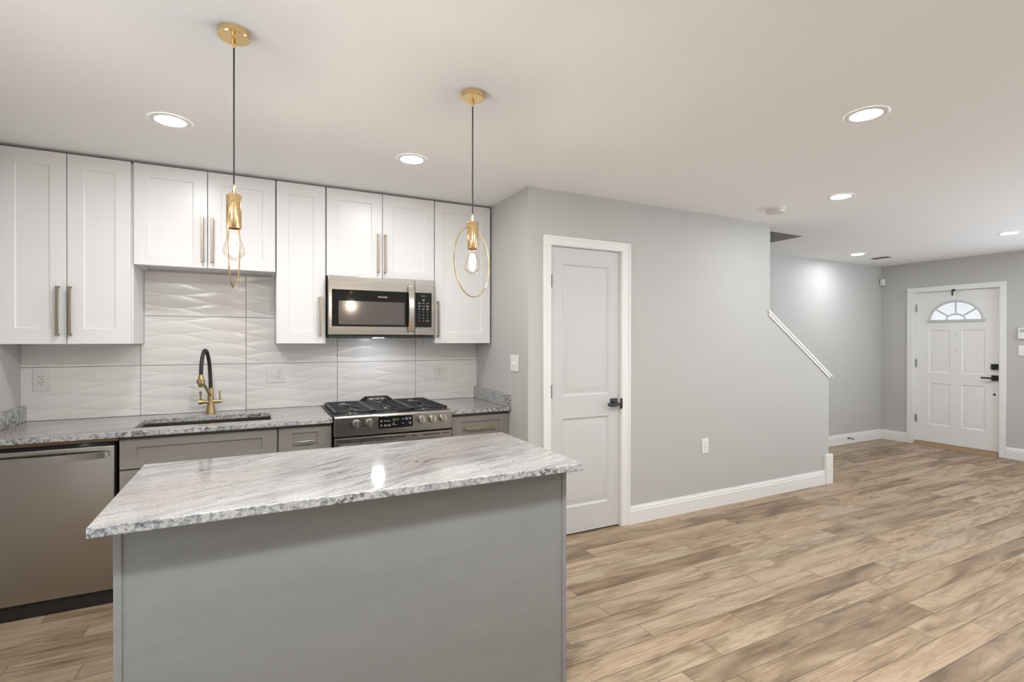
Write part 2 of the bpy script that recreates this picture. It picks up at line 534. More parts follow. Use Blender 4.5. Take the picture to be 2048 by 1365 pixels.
b = MB(); b.box(XK, XK + .115, YP, YB, 0, ZC)
struct('wall_closet_side', b, M['wall'], 'short grey wall with a light switch at the right end of the counter', 'wall')
PX0, PX1, PZ = 1.8154, 2.446, 2.068     # pantry door opening
X_FULL, X_END = 4.125, 4.995
b = MB()
y0, y1 = YP, YP + .115
fxz = lambda u, v, d: (u, d, v)
b.prism([(XK + .115, 0), (PX0, 0), (PX0, PZ), (PX1, PZ), (PX1, 0), (X_END, 0), (X_END, 1.055), (X_FULL, 1.643), (X_FULL, ZC), (XK + .115, ZC)], fxz, y0, y1)
struct('wall_pantry', b, M['wall'], 'long grey wall with the white pantry door, sloping down beside the stairs', 'wall')
b = MB(); b.box(XK + .115, XE + .12, YB, YB + .12, 0, ZC + 2.4)
struct('wall_back', b, M['wall'], 'grey wall beyond the stairs lit by a ceiling light', 'wall')
EY0, EY1, EZ = 2.775, 3.665, 2.045      # entry door opening
b = MB()
WE = (-.9, 1.8)                          # opening right of the view, made up to light the far ceiling
b.box(XE, XE + .12, WE[1], EY0, 0, ZC); b.box(XE, XE + .12, YR, WE[0], 0, ZC)
b.box(XE, XE + .12, WE[0], WE[1], 0, .1); b.box(XE, XE + .12, WE[0], WE[1], 2.25, ZC); b.box(XE, XE + .12, EY1, YB, 0, ZC); b.box(XE, XE + .12, EY0, EY1, EZ, ZC)
struct('wall_entry', b, M['wall'], 'grey wall around the white front door', 'wall', weld=False)
b = MB()
z0, z1 = ZC + .14, ZC + 2.4
b.box(HX1, HX1 + .1, HY0 - .1, YB, z0, z1); b.box(HX0 - .1, HX0, HY0 - .1, YB, z0, z1); b.box(HX0, HX1, HY0 - .1, HY0, z0, z1)
b.box(HX0 - .1, HX1 + .1, HY0 - .1, YB, z1, z1 + .1)
struct('wall_stairwell', b, M['wall'], 'dim grey stairwell walls above the ceiling opening', 'wall', weld=False)

# staircase behind the sloping half wall
b = MB()
pts = []
x, z = 4.93, 0.
for i in range(9):
    pts += [(x, z), (x, z + .19)]
    z += .19; x -= .265
pts += [(x, z), (x, z - .22), (4.62, 0)]
b.prism(pts, fxz, YP + .117, YB - .002)
struct('staircase', b, M['floor'], 'staircase rising behind the sloping half wall', 'stairs')

# baseboards with a moulded top
BB = [(0, 0), (.014, 0), (.014, .098), (.011, .104), (.011, .117), (.006, .124), (.006, .132), (0, .135)]
def baseboard(name, p0, p1, nrm, label, dz=0):
    p0, p1, nrm = Vector(p0), Vector(p1), Vector(nrm)
    b = MB()
    d = p1 - p0
    b.prism(BB, lambda u, v, t: tuple(p0 + d * t + nrm * (u + .0005) + Vector((0, 0, v))), 0, 1)
    struct(name, b, M['trim'], label, 'baseboard', smooth=20)
baseboard('baseboard_pantry', (2.5215, YP, 0), (4.925, YP, 0), (0, -1, 0), 'white moulded baseboard along the long grey wall')
baseboard('baseboard_back', (5.0, YB, 0), (XE - .001, YB, 0), (0, -1, 0), 'white baseboard on the wall beyond the stairs')
baseboard('baseboard_entry', (XE, YB - .016, 0), (XE, 3.7385, 0), (-1, 0, 0), 'white baseboard between the room corner and the front door')
baseboard('baseboard_entry_right', (XE, 2.7115, 0), (XE, YR, 0), (-1, 0, 0), 'white baseboard to the right of the front door')
# plinth block at the end of the half wall and the sloping cap
b = MB(); b.box(4.925, 5.03, YP - .026, YP + .141, 0, .285)
struct('trim_1', b, M['trim'], 'white plinth block at the foot of the sloping half wall', 'trim', bevel=.004)
b = MB()
sl = (1.054 - 1.677) / (5.03 - 4.09)
def capline(xx, up): return (xx, 1.677 + (xx - 4.09) * sl + up)
b.prism([capline(4.128, -.024), capline(5.03, -.024), capline(5.03, .0), capline(4.128, .0)], fxz, YP - .018, YP + .133)
b.prism([capline(4.10, -.05), capline(5.01, -.05), capline(5.01, -.024), capline(4.10, -.024)], fxz, YP - .011, YP - .0005)
b.prism([capline(4.095, -.024), capline(4.128, -.024), capline(4.128, .0), capline(4.095, .0)], fxz, YP - .018, YP - .0005)
struct('trim_2', b, M['trim'], 'white sloping cap moulding on top of the half wall', 'trim', weld=False, bevel=.003)

# ------------------------------------------------------------------ pantry door
dr = thing('door_1', (2.13, YP, 0), 'white two panel pantry door with black lever and white casing', 'door', None, 'structure')
RAISED = [(.012, .009), (.020, .010), (.052, .002), (.058, .0015)]
b = MB()
yD = YP + .012
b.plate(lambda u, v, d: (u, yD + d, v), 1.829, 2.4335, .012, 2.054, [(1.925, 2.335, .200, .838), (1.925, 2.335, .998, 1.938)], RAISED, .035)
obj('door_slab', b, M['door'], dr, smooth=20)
def casing_y(name, x0, x1, xi0, xi1, zt, zi, yf, parent, th=.017):
    """door casing on a wall facing -Y"""
    b = MB()
    for (a, c, k0, k1) in ((x0, xi0, 1, 0), (xi1, x1, 0, 1)):
        b.box(a, c, yf - th * .75, yf - .0005, 0, zi)
        if k0: b.box(a, a + .018, yf - th, yf - th * .75, 0, zt)
        else: b.box(c - .018, c, yf - th, yf - th * .75, 0, zt)
    b.box(x0, x1, yf - th * .75, yf - .0005, zi, zt)
    b.box(x0 + .018, x1 - .018, yf - th, yf - th * .75, zt - .018, zt)
    return obj(name, b, M['trim'], parent, bevel=.002, weld=False)
casing_y('casing', 1.7616, 2.521, 1.822, 2.4405, 2.1256, 2.061, YP, dr)
b = MB()
b.box(PX0 + .0005, 1.826, YP + .0, YP + .114, 0, 2.0605); b.box(2.4365, PX1 - .0005, YP + .0, YP + .114, 0, 2.0605); b.box(PX0 + .0005, PX1 - .0005, YP, YP + .114, 2.0575, PZ - .0005)
obj('door_jamb', b, M['trim'], dr, weld=False)
for z in (1.81, 1.038, .25):
    b = MB()
    b.tube([(1.826, YP - .004, z - .045), (1.826, YP - .004, z + .045)], .0065, 10)
    b.box(1.826, 1.838, YP + .008, YP + .0115, z - .043, z + .043)
    h = obj('hinge', b, M['black'], dr); h['label'] = 'black hinge'
lv = obj('lever_handle', MB().box(2.348, 2.412, yD - .009, yD - .0003, .90, .962), M['black'], dr, bevel=.0015)
lv['label'] = 'black lever handle on a square rose'
b = MB()
b.tube([(2.385, yD - .008, .925), (2.385, yD - .05, .925)], .011, 16)
b.box(2.287, 2.398, yD - .062, yD - .048, .913, .934)
obj('lever', b, M['black'], lv, bevel=.003)
b = MB(); b.box(2.431, 2.447, YP - .0145, YP - .0005, .885, .962)
sp_ = obj('strike_plate', b, M['black'], dr, bevel=.004); sp_['label'] = 'black strike plate'

# ------------------------------------------------------------------ front door
dr = thing('door_2', (XE, 3.22, 0), 'white front door with arched fanlight, four panels and black lever', 'door', None, 'structure')
xD = XE + .035
b = MB()
FY, FZ, FA, FB_ = 3.2185, 1.655, .268, .238
b.plate(lambda u, v, d: (xD + d, u, v), 2.785, 3.655, .052, 2.035,
        [(2.925, 3.155, .975, 1.53), (3.275, 3.505, .975, 1.53), (2.925, 3.155, .285, .835), (3.275, 3.505, .285, .835)],
        [(.010, .007), (.018, .007), (.045, .001), (.05, .001)], .042,
        fans=[(2.9, 3.54, FZ, 1.93, FY, FA, FB_)])
obj('door_slab', b, M['door2'], dr, smooth=20)
b = MB()
arc = [(xD - .006, FY + (FA + .004) * math.cos(t), FZ + (FB_ + .004) * math.sin(t)) for t in [math.pi * i / 40 for i in range(41)]]
b.tube(arc, .013, 8)
b.box(xD - .016, xD - .0003, FY - FA - .028, FY + FA + .028, FZ - .020, FZ + .010)
ir = .095
b.tube([(xD + .004, FY + ir * math.cos(t), FZ + .01 + ir * .72 * math.sin(t)) for t in [math.pi * i / 20 for i in range(21)]], .011, 8)
for t in (math.radians(38), math.radians(90), math.radians(142)):
    b.tube([(xD + .004, FY + ir * math.cos(t), FZ + .01 + ir * .72 * math.sin(t)), (xD + .004, FY + FA * math.cos(t), FZ + FB_ * math.sin(t))], .011, 8)
obj('fanlight_frame', b, mat('white_frame_backlit_grey', (.56, .57, .59), .4), dr, weld=False)  # white frame, its backlit shade put into the grey colour
b = MB()
b.prism([(FY + (FA - .002) * math.cos(t), FZ + .001 + (FB_ - .003) * math.sin(t)) for t in [math.pi * i / 40 for i in range(41)]], lambda u, v, d: (d, u, v), xD + .018, xD + .022)
gl = obj('fanlight_glass', b, M['frosted'], dr); gl['label'] = 'frosted fanlight panes'
b = MB()
th = .017
b.box(XE - th, XE - .0005, 2.7134, 2.775, 0, 2.04); b.box(XE - th, XE - .0005, 3.665, 3.7374, 0, 2.04); b.box(XE - th, XE - .0005, 2.7134, 3.7374, 2.04, 2.1042)
obj('casing', b, M['trim'], dr, bevel=.003, weld=False)
b = MB()
b.box(XE, XE + .119, EY0 + .0005, 2.783, 0, 2.038); b.box(XE, XE + .119, 3.657, EY1 - .0005, 0, 2.038); b.box(XE, XE + .119, EY0 + .0005, EY1 - .0005, 2.037, EZ - .0005)
obj('door_jamb', b, M['trim'], dr, weld=False)
b = MB()
b.prism([(XE - .045, .0005), (XE + .11, .0005), (XE + .11, .048), (XE + .02, .048)], lambda u, v, d: (u, d, v), 2.784, 3.656)
th_ = obj('threshold', b, M['wood_sill'], dr); th_['label'] = 'brown wooden threshold'
for z in (1.83, 1.09, .35):
    b = MB()
    b.tube([(XE + .022, 3.655, z - .05), (XE + .022, 3.655, z + .05)], .008, 10)
    b.box(XE + .028, XE + .0345, 3.641, 3.655, z - .05, z + .05)
    h = obj('hinge', b, M['alu'], dr); h['label'] = 'grey steel hinge'
b = MB(); b.box(xD - .022, xD - .0003, 2.797, 2.862, 1.045, 1.112)
db = obj('deadbolt', b, M['black'], dr, bevel=.002); db['label'] = 'black square deadbolt'
obj('thumb_turn', MB().box(xD - .036, xD - .0225, 2.822, 2.837, 1.060, 1.098), M['black'], db, bevel=.002)
b = MB(); b.box(xD - .010, xD - .0003, 2.797, 2.862, .908, .975)
lv = obj('lever_handle', b, M['black'], dr, bevel=.002); lv['label'] = 'black lever handle on a square rose'
b = MB()
b.tube([(xD - .009, 2.83, .942), (xD - .05, 2.83, .942)], .011, 14)
b.box(xD - .06, xD - .046, 2.82, 2.945, .932, .951)
obj('lever', b, M['black'], lv, bevel=.002)
b = MB(); b.lathe([(0, -.008), (.012, -.008), (.013, -.0003), (0, -.0003)], (xD, 2.833, .742), 'X', 16)
obj('bore_plug', b, M['black'], dr)
b = MB()
for z in (1.46, 1.275): b.lathe([(0, -.003), (.0045, -.003), (.005, -.0003), (0, -.0003)], (xD, 3.219, z), 'X', 10)
obj('peephole', b, M['black'], dr)
b = MB()
b.box(XE - .030, XE - .0175, 3.205, 3.235, 2.02, 2.05)
b.prism([(3.222, 2.02), (3.240, 2.02), (3.232, 1.965), (3.224, 1.965)], lambda u, v, d: (d, u, v), XE - .034, XE - .02)
hk = obj('wreath_hook', b, M['black'], dr, weld=False); hk['label'] = 'small black hook over the door top'

# ------------------------------------------------------------------ recessed ceiling lights
def downlight(x, y, label, lens='lens'):
    t = thing('recessed_light', (x, y, ZC), label, 'ceiling light', 'round recessed ceiling lights')
    b = MB(); b.lathe([(.062, -.0005), (.064, -.005), (.078, -.0065), (.085, -.004), (.086, -.0005)], (x, y, ZC), n=40)
    obj('trim_ring', b, M['trim'], t)
    b = MB(); b.lathe([(0, -.0035), (.063, -.0035), (.063, -.0012), (0, -.0012)], (x, y, ZC), n=40)
    l = obj('lens', b, M[lens], t); l['label'] = 'glowing white lens'
    return t
d0 = downlight(-.37, 2.895, 'glowing recessed ceiling light in front of the tall left upper cabinet')
for x, y, lb in ((.80, 2.88, 'glowing recessed ceiling light in front of the cabinets above the microwave'),
                 (2.515, 1.355, 'largest glowing recessed ceiling light, high above the open wood floor'),
                 (3.79, 2.21, 'glowing recessed ceiling light beside the smoke detector'),
                 (6.53, 3.61, 'glowing recessed ceiling light near the wall beyond the stairs, beside the air vent'),
                 (6.55, 2.225, 'glowing recessed ceiling light in front of the front door wall at the right edge')):
    dup(d0, (x, y, ZC), lb)
d2 = downlight(.40, 1.0, 'recessed ceiling light over the near side of the island, behind the view', 'lens_island')
dup(d2, (-.65, 1.0, ZC), 'added recessed ceiling light left of the island, behind the view')  # this lamp and the next are unseen, added to brighten the island front
dup(d2, (1.36, .90, ZC), 'added recessed ceiling light over the walkway right of the island, above the view')
d1 = downlight(2.5, -.2, 'added unseen recessed ceiling light near the rear wall', 'lens_added')  # three lamps out of view, added to brighten the living room end
for x, y, lb in ((4.5, .6, 'added unseen recessed ceiling light over the middle of the living room'),
                 (6.5, .5, 'added unseen recessed ceiling light over the far end of the living room')):
    dup(d1, (x, y, ZC), lb)

t = thing('smoke_detector', (3.68, 2.655, ZC), 'round white smoke detector on the ceiling near the stair opening', 'smoke detector')
b = MB(); b.lathe([(.075, -.0005), (.075, -.012), (.072, -.014)], (3.68, 2.655, ZC)); b.lathe([(0, -.014), (.072, -.014)], (3.68, 2.655, ZC)); b.lathe([(0, -.0005), (.075, -.0005)], (3.68, 2.655, ZC))
obj('mounting_plate', b, M['plastic'], t)
b = MB(); b.lathe([(0, -.0142), (.068, -.0142), (.069, -.024), (.062, -.035), (.03, -.039), (0, -.039)], (3.68, 2.655, ZC))
b2 = obj('detector_body', b, M['plastic2'], t)
b = MB(); b.lathe([(0, -.0388), (.012, -.0388), (.011, -.042), (0, -.042)], (3.695, 2.66, ZC), n=16)
obj('test_button', b, M['plastic'], t)

t = thing('ceiling_vent', (7.05, 3.6, ZC), 'small grey air vent register on the ceiling near the front corner', 'vent')
b = MB(); b.box(6.99, 7.11, 3.50, 3.72, ZC - .006, ZC - .0005)
obj('vent_frame', b, M['trim'], t, bevel=.002)
b = MB()
for k in range(6): b.prism([(6.995 + k * .016, ZC - .013), (7.000 + k * .016, ZC - .013), (7.008 + k * .016, ZC - .0062), (7.003 + k * .016, ZC - .0062)], lambda u, v, d: (u, d, v), 3.515, 3.705)
sl_ = obj('louvres', b, M['alu'], t, weld=False)

b = MB(); b.box(XE - .066, XE - .012, YB - .062, YB - .012, 2.17, 2.262)
t = thing('motion_sensor', (XE - .04, YB - .04, 2.17), 'small white motion sensor high in the corner left of the front door', 'motion sensor')
obj('sensor_body', b, M['plastic'], t, bevel=.008, seg=3)
b = MB(); b.prism([(XE - .0661, YB - .030), (XE - .0665, YB - .0445), (XE - .045, YB - .0625), (XE - .03, YB - .0621)], lambda u, v, d: (u, v, d), 2.182, 2.205)
obj('sensor_lens', b, M['plastic2'], t)
b = MB(); b.box(XE - .03, XE - .0005, YB - .03, YB - .0005, 2.19, 2.24)
obj('corner_bracket', b, M['plastic'], t)

t = thing('door_stop', (7.12, YB - .014, .075), 'thin dark spring door stop on the baseboard beyond the stairs', 'door stop')
b = MB(); b.lathe([(0, -.0152), (.012, -.0152), (.010, -.024), (0, -.024)], (7.12, YB, .075), 'Y', 16)
obj('mount', b, M['black'], t)
b = MB(); b.tube([(7.12 + .0055 * math.cos(a * .9), YB - .022 - .055 * a / 60, .075 + .0055 * math.sin(a * .9)) for a in range(61)], .0018, 6)
obj('spring', b, M['black'], t)
b = MB(); b.lathe([(0, -.090), (.007, -.090), (.008, -.078), (0, -.076)], (7.12, YB, .075), 'Y', 14)
obj('rubber_tip', b, M['rubber'], t)

# ------------------------------------------------------------------ outlets, switches, thermostat
def plate_fn(kind, c):
    """u across, v up, d out of the wall -> world"""
    if kind == 'Y': return lambda u, v, d: (c[0] + u, c[1] - d, c[2] + v)      # wall facing -Y
    if kind == 'XL': return lambda u, v, d: (c[0] - d, c[1] - u, c[2] + v)     # wall facing -X
def boxf(b, f, u0, u1, v0, v1, d0, d1):
    p, q = f(u0, v0, d0), f(u1, v1, d1)
    b.box(min(p[0], q[0]), max(p[0], q[0]), min(p[1], q[1]), max(p[1], q[1]), min(p[2], q[2]), max(p[2], q[2]))
def receptacle(f, u, t, decora=True, mt='plastic2'):
    b = MB(); boxf(b, f, u - .0165, u + .0165, -.0335, .0335, .0062, .0088)
    r = obj('receptacle', b, M[mt], t, bevel=.0015)
    b = MB()
    for s in (1, -1):
        for du in (-.0063, .0063): boxf(b, f, u + du - .0013, u + du + .0013, s * .016 + .002, s * .016 + .011, .0088, .0092)
        boxf(b, f, u - .0026, u + .0026, s * .016 - .0095, s * .016 - .0045, .0088, .0092)
    obj('slots', b, M['dark'], r, weld=False)
def toggle(f, u, t, mt='plastic'):
    b = MB(); boxf(b, f, u - .0055, u + .0055, -.0125, .0125, .0062, .0078)
    r = obj('toggle_switch', b, M[mt], t)
    b = MB()
    p = [f(u - .004, -.006, .0079), f(u + .004, -.006, .0079), f(u + .004, .004, .0079), f(u - .004, .004, .0079)]
    q = [f(u - .0035, -.014, .019), f(u + .0035, -.014, .019), f(u + .0035, -.007, .019), f(u - .0035, -.007, .019)]
    b.face(p); b.face(q)
    for i in range(4): b.face([p[i], p[(i + 1) % 4], q[(i + 1) % 4], q[i]])
    obj('toggle', b, M[mt], r)
def wallplate(name, kind, c, w_, h_, label, cat, items, mt='plastic2', group=None):
    t = thing(name, c, label, cat, group)
    f = plate_fn(kind, c)
    b = MB(); boxf(b, f, -w_ / 2, w_ / 2, -h_ / 2, h_ / 2, .0006, .006)
    obj('cover_plate', b, M[mt], t, bevel=.0025)
    for k, u in items:
        (receptacle if k == 'r' else toggle)(f, u, t, mt=mt)
    return t
YT = YK - .009
wallplate('electrical_outlet', 'Y', (-1.14, YT, 1.154), .078, .124, 'white electrical outlet on the tile at the left end above the dishwasher', 'outlet', [('r', 0)])
wallplate('electrical_outlet', 'Y', (.117, YT, 1.154), .120, .120, 'white double plate with switch and outlet on the tile between sink and range', 'outlet', [('t', -.023), ('r', .023)])
wallplate('electrical_outlet', 'Y', (1.319, YT, 1.137), .072, .120, 'white electrical outlet on the tile right of the range', 'outlet', [('r', 0)])
wallplate('electrical_outlet', 'Y', (3.315, YP, .522), .075, .122, 'white electrical outlet low on the long grey wall', 'outlet', [('r', 0)], mt='plastic')
wallplate('light_switch', 'XL', (XK, 3.222, 1.232), .118, .118, 'white double light switch on the short grey wall beside the pantry door corner', 'light switch', [('t', -.023), ('t', .023)], mt='plastic')
wallplate('light_switch', 'XL', (XE, 2.548, 1.28), .12, .118, 'white light switch plate right of the front door, under the thermostat', 'light switch', [('t', -.035), ('t', .012)], mt='plastic')
t = thing('thermostat', (XE, 2.553, 1.41), 'rounded white thermostat on the wall right of the front door', 'thermostat')
b = MB(); b.box(XE - .028, XE - .0006, 2.49, 2.612, 1.412, 1.545)
obj('thermostat_body', b, M['plastic'], t, bevel=.018, seg=4)
b = MB(); b.box(XE - .0292, XE - .0283, 2.515, 2.587, 1.49, 1.53)
obj('display', b, mat('grey_lcd', (.45, .50, .50), .2), t)

# ------------------------------------------------------------------ backsplash
t = thing('tile_backsplash', ((XL + XK) / 2, YK, .914), 'white wave textured tile backsplash with grey grout lines', 'backsplash')
GX = [-1.2345, -.662, -.069, .529, 1.122, XK - .0005]
GZ = [.9155, 1.2315, 1.5495, 1.8365]
b = MB()
g_ = .0017
ZU, ZM = 1.3712, 1.4105            # under the cabinets, under the microwave
CL, CR_, MR = -.6425, .1095, 1.1765    # free wall above the sink; right end of the microwave bay
ML = .4175
for i in range(5):
    x0, x1 = GX[i] + (g_ if i else 0), GX[i + 1] - (g_ if i < 4 else 0)
    polys = [[(x0, GZ[0]), (x1, GZ[0]), (x1, GZ[1] - g_), (x0, GZ[1] - g_)]]
    z0 = GZ[1] + g_
    zt = GZ[2] - g_
    if i == 0: polys.append([(x0, z0), (x1, z0), (x1, ZU), (x0, ZU)])
    if i == 1: polys.append([(x0, z0), (x1, z0), (x1, zt), (CL, zt), (CL, ZU), (x0, ZU)])
    if i == 2: polys.append([(x0, z0), (x1, z0), (x1, ZM), (ML, ZM), (ML, ZU), (CR_, ZU), (CR_, zt), (x0, zt)])
    if i == 3: polys.append([(x0, z0), (x1, z0), (x1, ZM), (x0, ZM)])
    if i == 4: polys.append([(x0, z0), (x1, z0), (x1, ZU), (MR, ZU), (MR, ZM), (x0, ZM)])
    if i in (1, 2):
        a_, c_ = max(x0, CL), min(x1, CR_)
        polys.append([(a_, GZ[2] + g_), (c_, GZ[2] + g_), (c_, 1.8345), (a_, 1.8345)])
    for p in polys: b.prism(p, fxz, YT, YK - .003)
obj('tiles', b, M['tile'], t, weld=False, bevel=.0008, seg=1)
b = MB(); b.prism([(GX[0], GZ[0]), (GX[-1], GZ[0]), (GX[-1], ZU), (MR, ZU), (MR, ZM), (ML, ZM), (ML, ZU), (CR_, ZU), (CR_, 1.8345), (CL, 1.8345), (CL, ZU), (GX[0], ZU)], fxz, YK - .0033, YK - .0005)
obj('grout', b, M['grout'], t, weld=False)

# ------------------------------------------------------------------ upper cabinets
def bar_pull(b, x, z0, z1, yf, w_=.0135, out=.032):
    """vertical flat bar pull on a front facing -Y at y = yf"""
    b.box(x - w_ / 2, x + w_ / 2, yf - out, yf - out + .009, z0, z1)
    for z in (z0 + .0045, z1 - .0045):
        b.box(x - w_ / 2, x + w_ / 2, yf - out + .009, yf - .0003, z - .0045, z + .0045)
def shaker(b, x0, x1, z0, z1, yf, st, rt, rb, th=.019, rec=.006):
    b.plate(lambda u, v, d: (u, yf + d, v), x0, x1, z0, z1, [(x0 + st, x1 - st, z0 + rb, z1 - rt)], [(.0005, rec * .55), (.0035, rec)], th)
def upper(x0, x1, z0, doors, label, rb, hz):
    t = thing('upper_cabinet', ((x0 + x1) / 2, (UF + YK) / 2, z0), label, 'cabinet')
    yb = UF + .0215
    b = MB()
    T = .018
    b.box(x0, x0 + T, yb, YK - .0005, z0, ZT - .002); b.box(x1 - T, x1, yb, YK - .0005, z0, ZT - .002)
    b.box(x0 + T, x1 - T, yb, YK - .0005, ZT - .02, ZT - .002)
    b.box(x0 + T, x1 - T, yb + .02, YK - .0005, z0 + .012, z0 + .024)
    b.box(x0 + T, x1 - T, YK - .012, YK - .0005, z0 + .024, ZT - .02)
    b.box(x0 + T, x1 - T, yb, yb + .02, z0, z0 + .035)
    obj('cabinet_body', b, M['cab'], t, weld=False, bevel=.0008, seg=1)
    for dx0, dx1, hx in doors:
        b = MB(); shaker(b, dx0, dx1, z0 + .001, ZT, UF, .072, .076, rb)
        d = obj('cabinet_door', b, M['cab'], t, smooth=20, bevel=.0008, seg=1)
        b = MB(); bar_pull(b, hx, hz[0], hz[1], UF)
        h = obj('bar_handle', b, M['champ'], d, weld=False, bevel=.001); h['label'] = 'champagne bronze bar handle'
    return t
upper(-1.2335, -.6445, 1.372, [(-1.231, -.9445, -.979), (-.9405, -.6555, -.926)], 'tall white two door upper cabinet at the left end of the wall', .085, (1.421, 1.691))
upper(-.6415, .108, 1.836, [(-.6405, -.2745, -.299), (-.2705, .1035, -.247)], 'short white two door upper cabinet above the sink', .064, (1.872, 2.142))
upper(.111, .4165, 1.372, [(.1125, .4085, .377)], 'narrow tall white upper cabinet left of the microwave', .080, (1.421, 1.686))
upper(.4185, 1.1755, 1.832, [(.4195, .7905, .762), (.7945, 1.1715, .811)], 'short white two door upper cabinet above the microwave', .064, (1.871, 2.140))
upper(1.1775, 1.6285, 1.372, [(1.1785, 1.6275, 1.198)], 'tall white single door upper cabinet at the right end beside the grey wall', .080, (1.419, 1.683))

# ------------------------------------------------------------------ base cabinets
def base_cab(x0, x1, label, front, panel, handle, doors):
    t = thing('base_cabinet', ((x0 + x1) / 2, (BF + YK) / 2, 0), label, 'cabinet')
    b = MB()
    T = .018
    yb = BF + .021
    b.box(x0, x0 + T, yb, YK - .001, .1, .8835); b.box(x1 - T, x1, yb, YK - .001, .1, .8835)
    b.box(x0 + T, x1 - T, yb, YK - .001, .1, .118); b.box(x0 + T, x1 - T, YK - .013, YK - .001, .118, .8835)
    b.box(x0 + T, x1 - T, yb, yb + .018, .845, .8835)
    b.box(x0 + T, x1 - T, yb, yb + .018, .68, .72)
    obj('cabinet_body', b, M['base'], t, weld=False)
    b = MB(); b.box(x0, x1, yb + .06, yb + .075, .0005, .0995)
    obj('toe_kick', b, M['dark'], t)
    fx0, fx1, fz0, fz1 = front
    b = MB(); b.plate(lambda u, v, d: (u, BF + d, v), fx0, fx1, fz0, fz1, [panel], [(.0005, .006), (.003, .009)], .02)
    d = obj('drawer_front', b, M['base'], t, smooth=20, bevel=.001, seg=1)
    if handle:
        hx0, hx1, hz, r, mt = handle
        b = MB()
        yp = BF + (.009 if r > .005 else .009)
        b.tube([(hx0, BF - .03, hz), (hx1, BF - .03, hz)], r, 12)
        for xx in (hx0 + .012, hx1 - .012): b.tube([(xx, BF - .03, hz), (xx, BF + .0087, hz)], r * .9, 10)
        h = obj('bar_handle', b, M[mt], d, weld=False); h['label'] = 'thin metal bar handle'
    for dx0, dx1, hx in doors:
        b = MB(); shaker(b, dx0, dx1, .104, .7, BF, .065, .065, .065, .02, .009)
        d = obj('cabinet_door', b, M['base'], t, smooth=20, bevel=.001, seg=1)
        b = MB(); bar_pull(b, hx, .50, .66, BF, .011)
        obj('bar_handle', b, M['champ'], d, weld=False)
    return t
base_cab(-.6545, .1085, 'grey sink base cabinet with a wide false drawer front under the sink', (-.6505, .1045, .708, .866), (-.577, .025, .747, .819), None, [(-.6505, -.275, -.30), (-.271, .1045, -.246)])
base_cab(.1105, .4165, 'narrow grey base cabinet with one small drawer left of the range', (.1145, .4125, .70, .866), (.19, .331, .742, .831), (.204, .314, .783, .0045, 'knob'), [(.1145, .4125, .38)])
base_cab(1.2045, 1.6445, 'grey base cabinet with a wide drawer in the corner right of the range', (1.2085, 1.6425, .69, .862), (1.277, 1.571, .72, .821), (1.292, 1.527, .777, .0055, 'brass'), [(1.2085, 1.423, 1.40), (1.4275, 1.6425, 1.45)])

# ------------------------------------------------------------------ countertop, splashes, sink
SX0, SX1, SY0, SY1 = -.605, .076, 3.390, 3.728       # sink cut-out
def slab(b, x0, x1, y0, y1, z0=.884, z1=.914): b.box(x0, x1, y0, y1, z0, z1)
b = MB()
fxy = lambda u, v, d: (u, v, d)
x0, x1 = XL + .001, .4155
# ring of quads around the sink cut-out, closed top, bottom and sides
us = [x0, SX0, SX1, x1]; vs = [YC, SY0, SY1, YT - .0005]
for z in (.884, .914):
    for i in range(3):
        for j in range(3):
            if i == 1 and j == 1: continue
            b.face([(us[i], vs[j], z), (us[i + 1], vs[j], z), (us[i + 1], vs[j + 1], z), (us[i], vs[j + 1], z)])
def wallq(p, q): b.face([(*p, .884), (*q, .884), (*q, .914), (*p, .914)])
for j in range(3): wallq((us[0], vs[j]), (us[0], vs[j + 1])); wallq((us[3], vs[j]), (us[3], vs[j + 1]))
for i in range(3): wallq((us[i], vs[0]), (us[i + 1], vs[0])); wallq((us[i], vs[3]), (us[i + 1], vs[3]))
wallq((SX0, SY0), (SX1, SY0)); wallq((SX0, SY1), (SX1, SY1)); wallq((SX0, SY0), (SX0, SY1)); wallq((SX1, SY0), (SX1, SY1))
tag(obj('countertop', b, M['granite'], bevel=.003), 'long grey granite countertop with the sink cut-out, left of the range', 'countertop', 'granite kitchen countertops')
b = MB(); slab(b, 1.189, XK - .0005, YC, YT - .0005)
tag(obj('countertop', b, M['granite'], bevel=.003), 'short grey granite countertop right of the range', 'countertop', 'granite kitchen countertops')
b = MB(); b.box(XL + .0005, XL + .0265, YC + .002, YT - .0005, .9145, 1.008)
tag(obj('granite_side_splash', b, M['granite'], bevel=.002), 'low granite side splash on the left wall above the dishwasher', 'side splash', 'granite side splashes')
b = MB(); b.box(XK - .0265, XK - .0005, YC + .002, YT - .0005, .9145, 1.008)
tag(obj('granite_side_splash', b, M['granite'], bevel=.002), 'low granite side splash on the short grey wall under the light switch', 'side splash', 'granite side splashes')
t = thing('kitchen_sink', ((SX0 + SX1) / 2, (SY0 + SY1) / 2, .66), 'undermount stainless steel sink set in the granite counter', 'sink')
b = MB()
o_ = .004
X0, X1, Y0, Y1 = SX0 - o_, SX1 + o_, SY0 - o_, SY1 + o_
zt = .8835
def ringq(a, c):
    for i in range(4): b.face([a[i], a[(i + 1) % 4], c[(i + 1) % 4], c[i]])
def rc(ins, z): return [(X0 + ins, Y0 + ins, z), (X1 - ins, Y0 + ins, z), (X1 - ins, Y1 - ins, z), (X0 + ins, Y1 - ins, z)]
rs = [rc(-.012, zt), rc(0, zt), rc(.006, .70), rc(.03, .68), rc(.03, .679), rc(.003, .6985), rc(-.003, zt - .002), rc(-.012, zt - .002)]
for a, c in zip(rs, rs[1:] + rs[:1]):
    if a is rs[3]: b.face(a); b.face(c)
    else: ringq(a, c)
obj('basin', b, M['steel'], t, smooth=30)
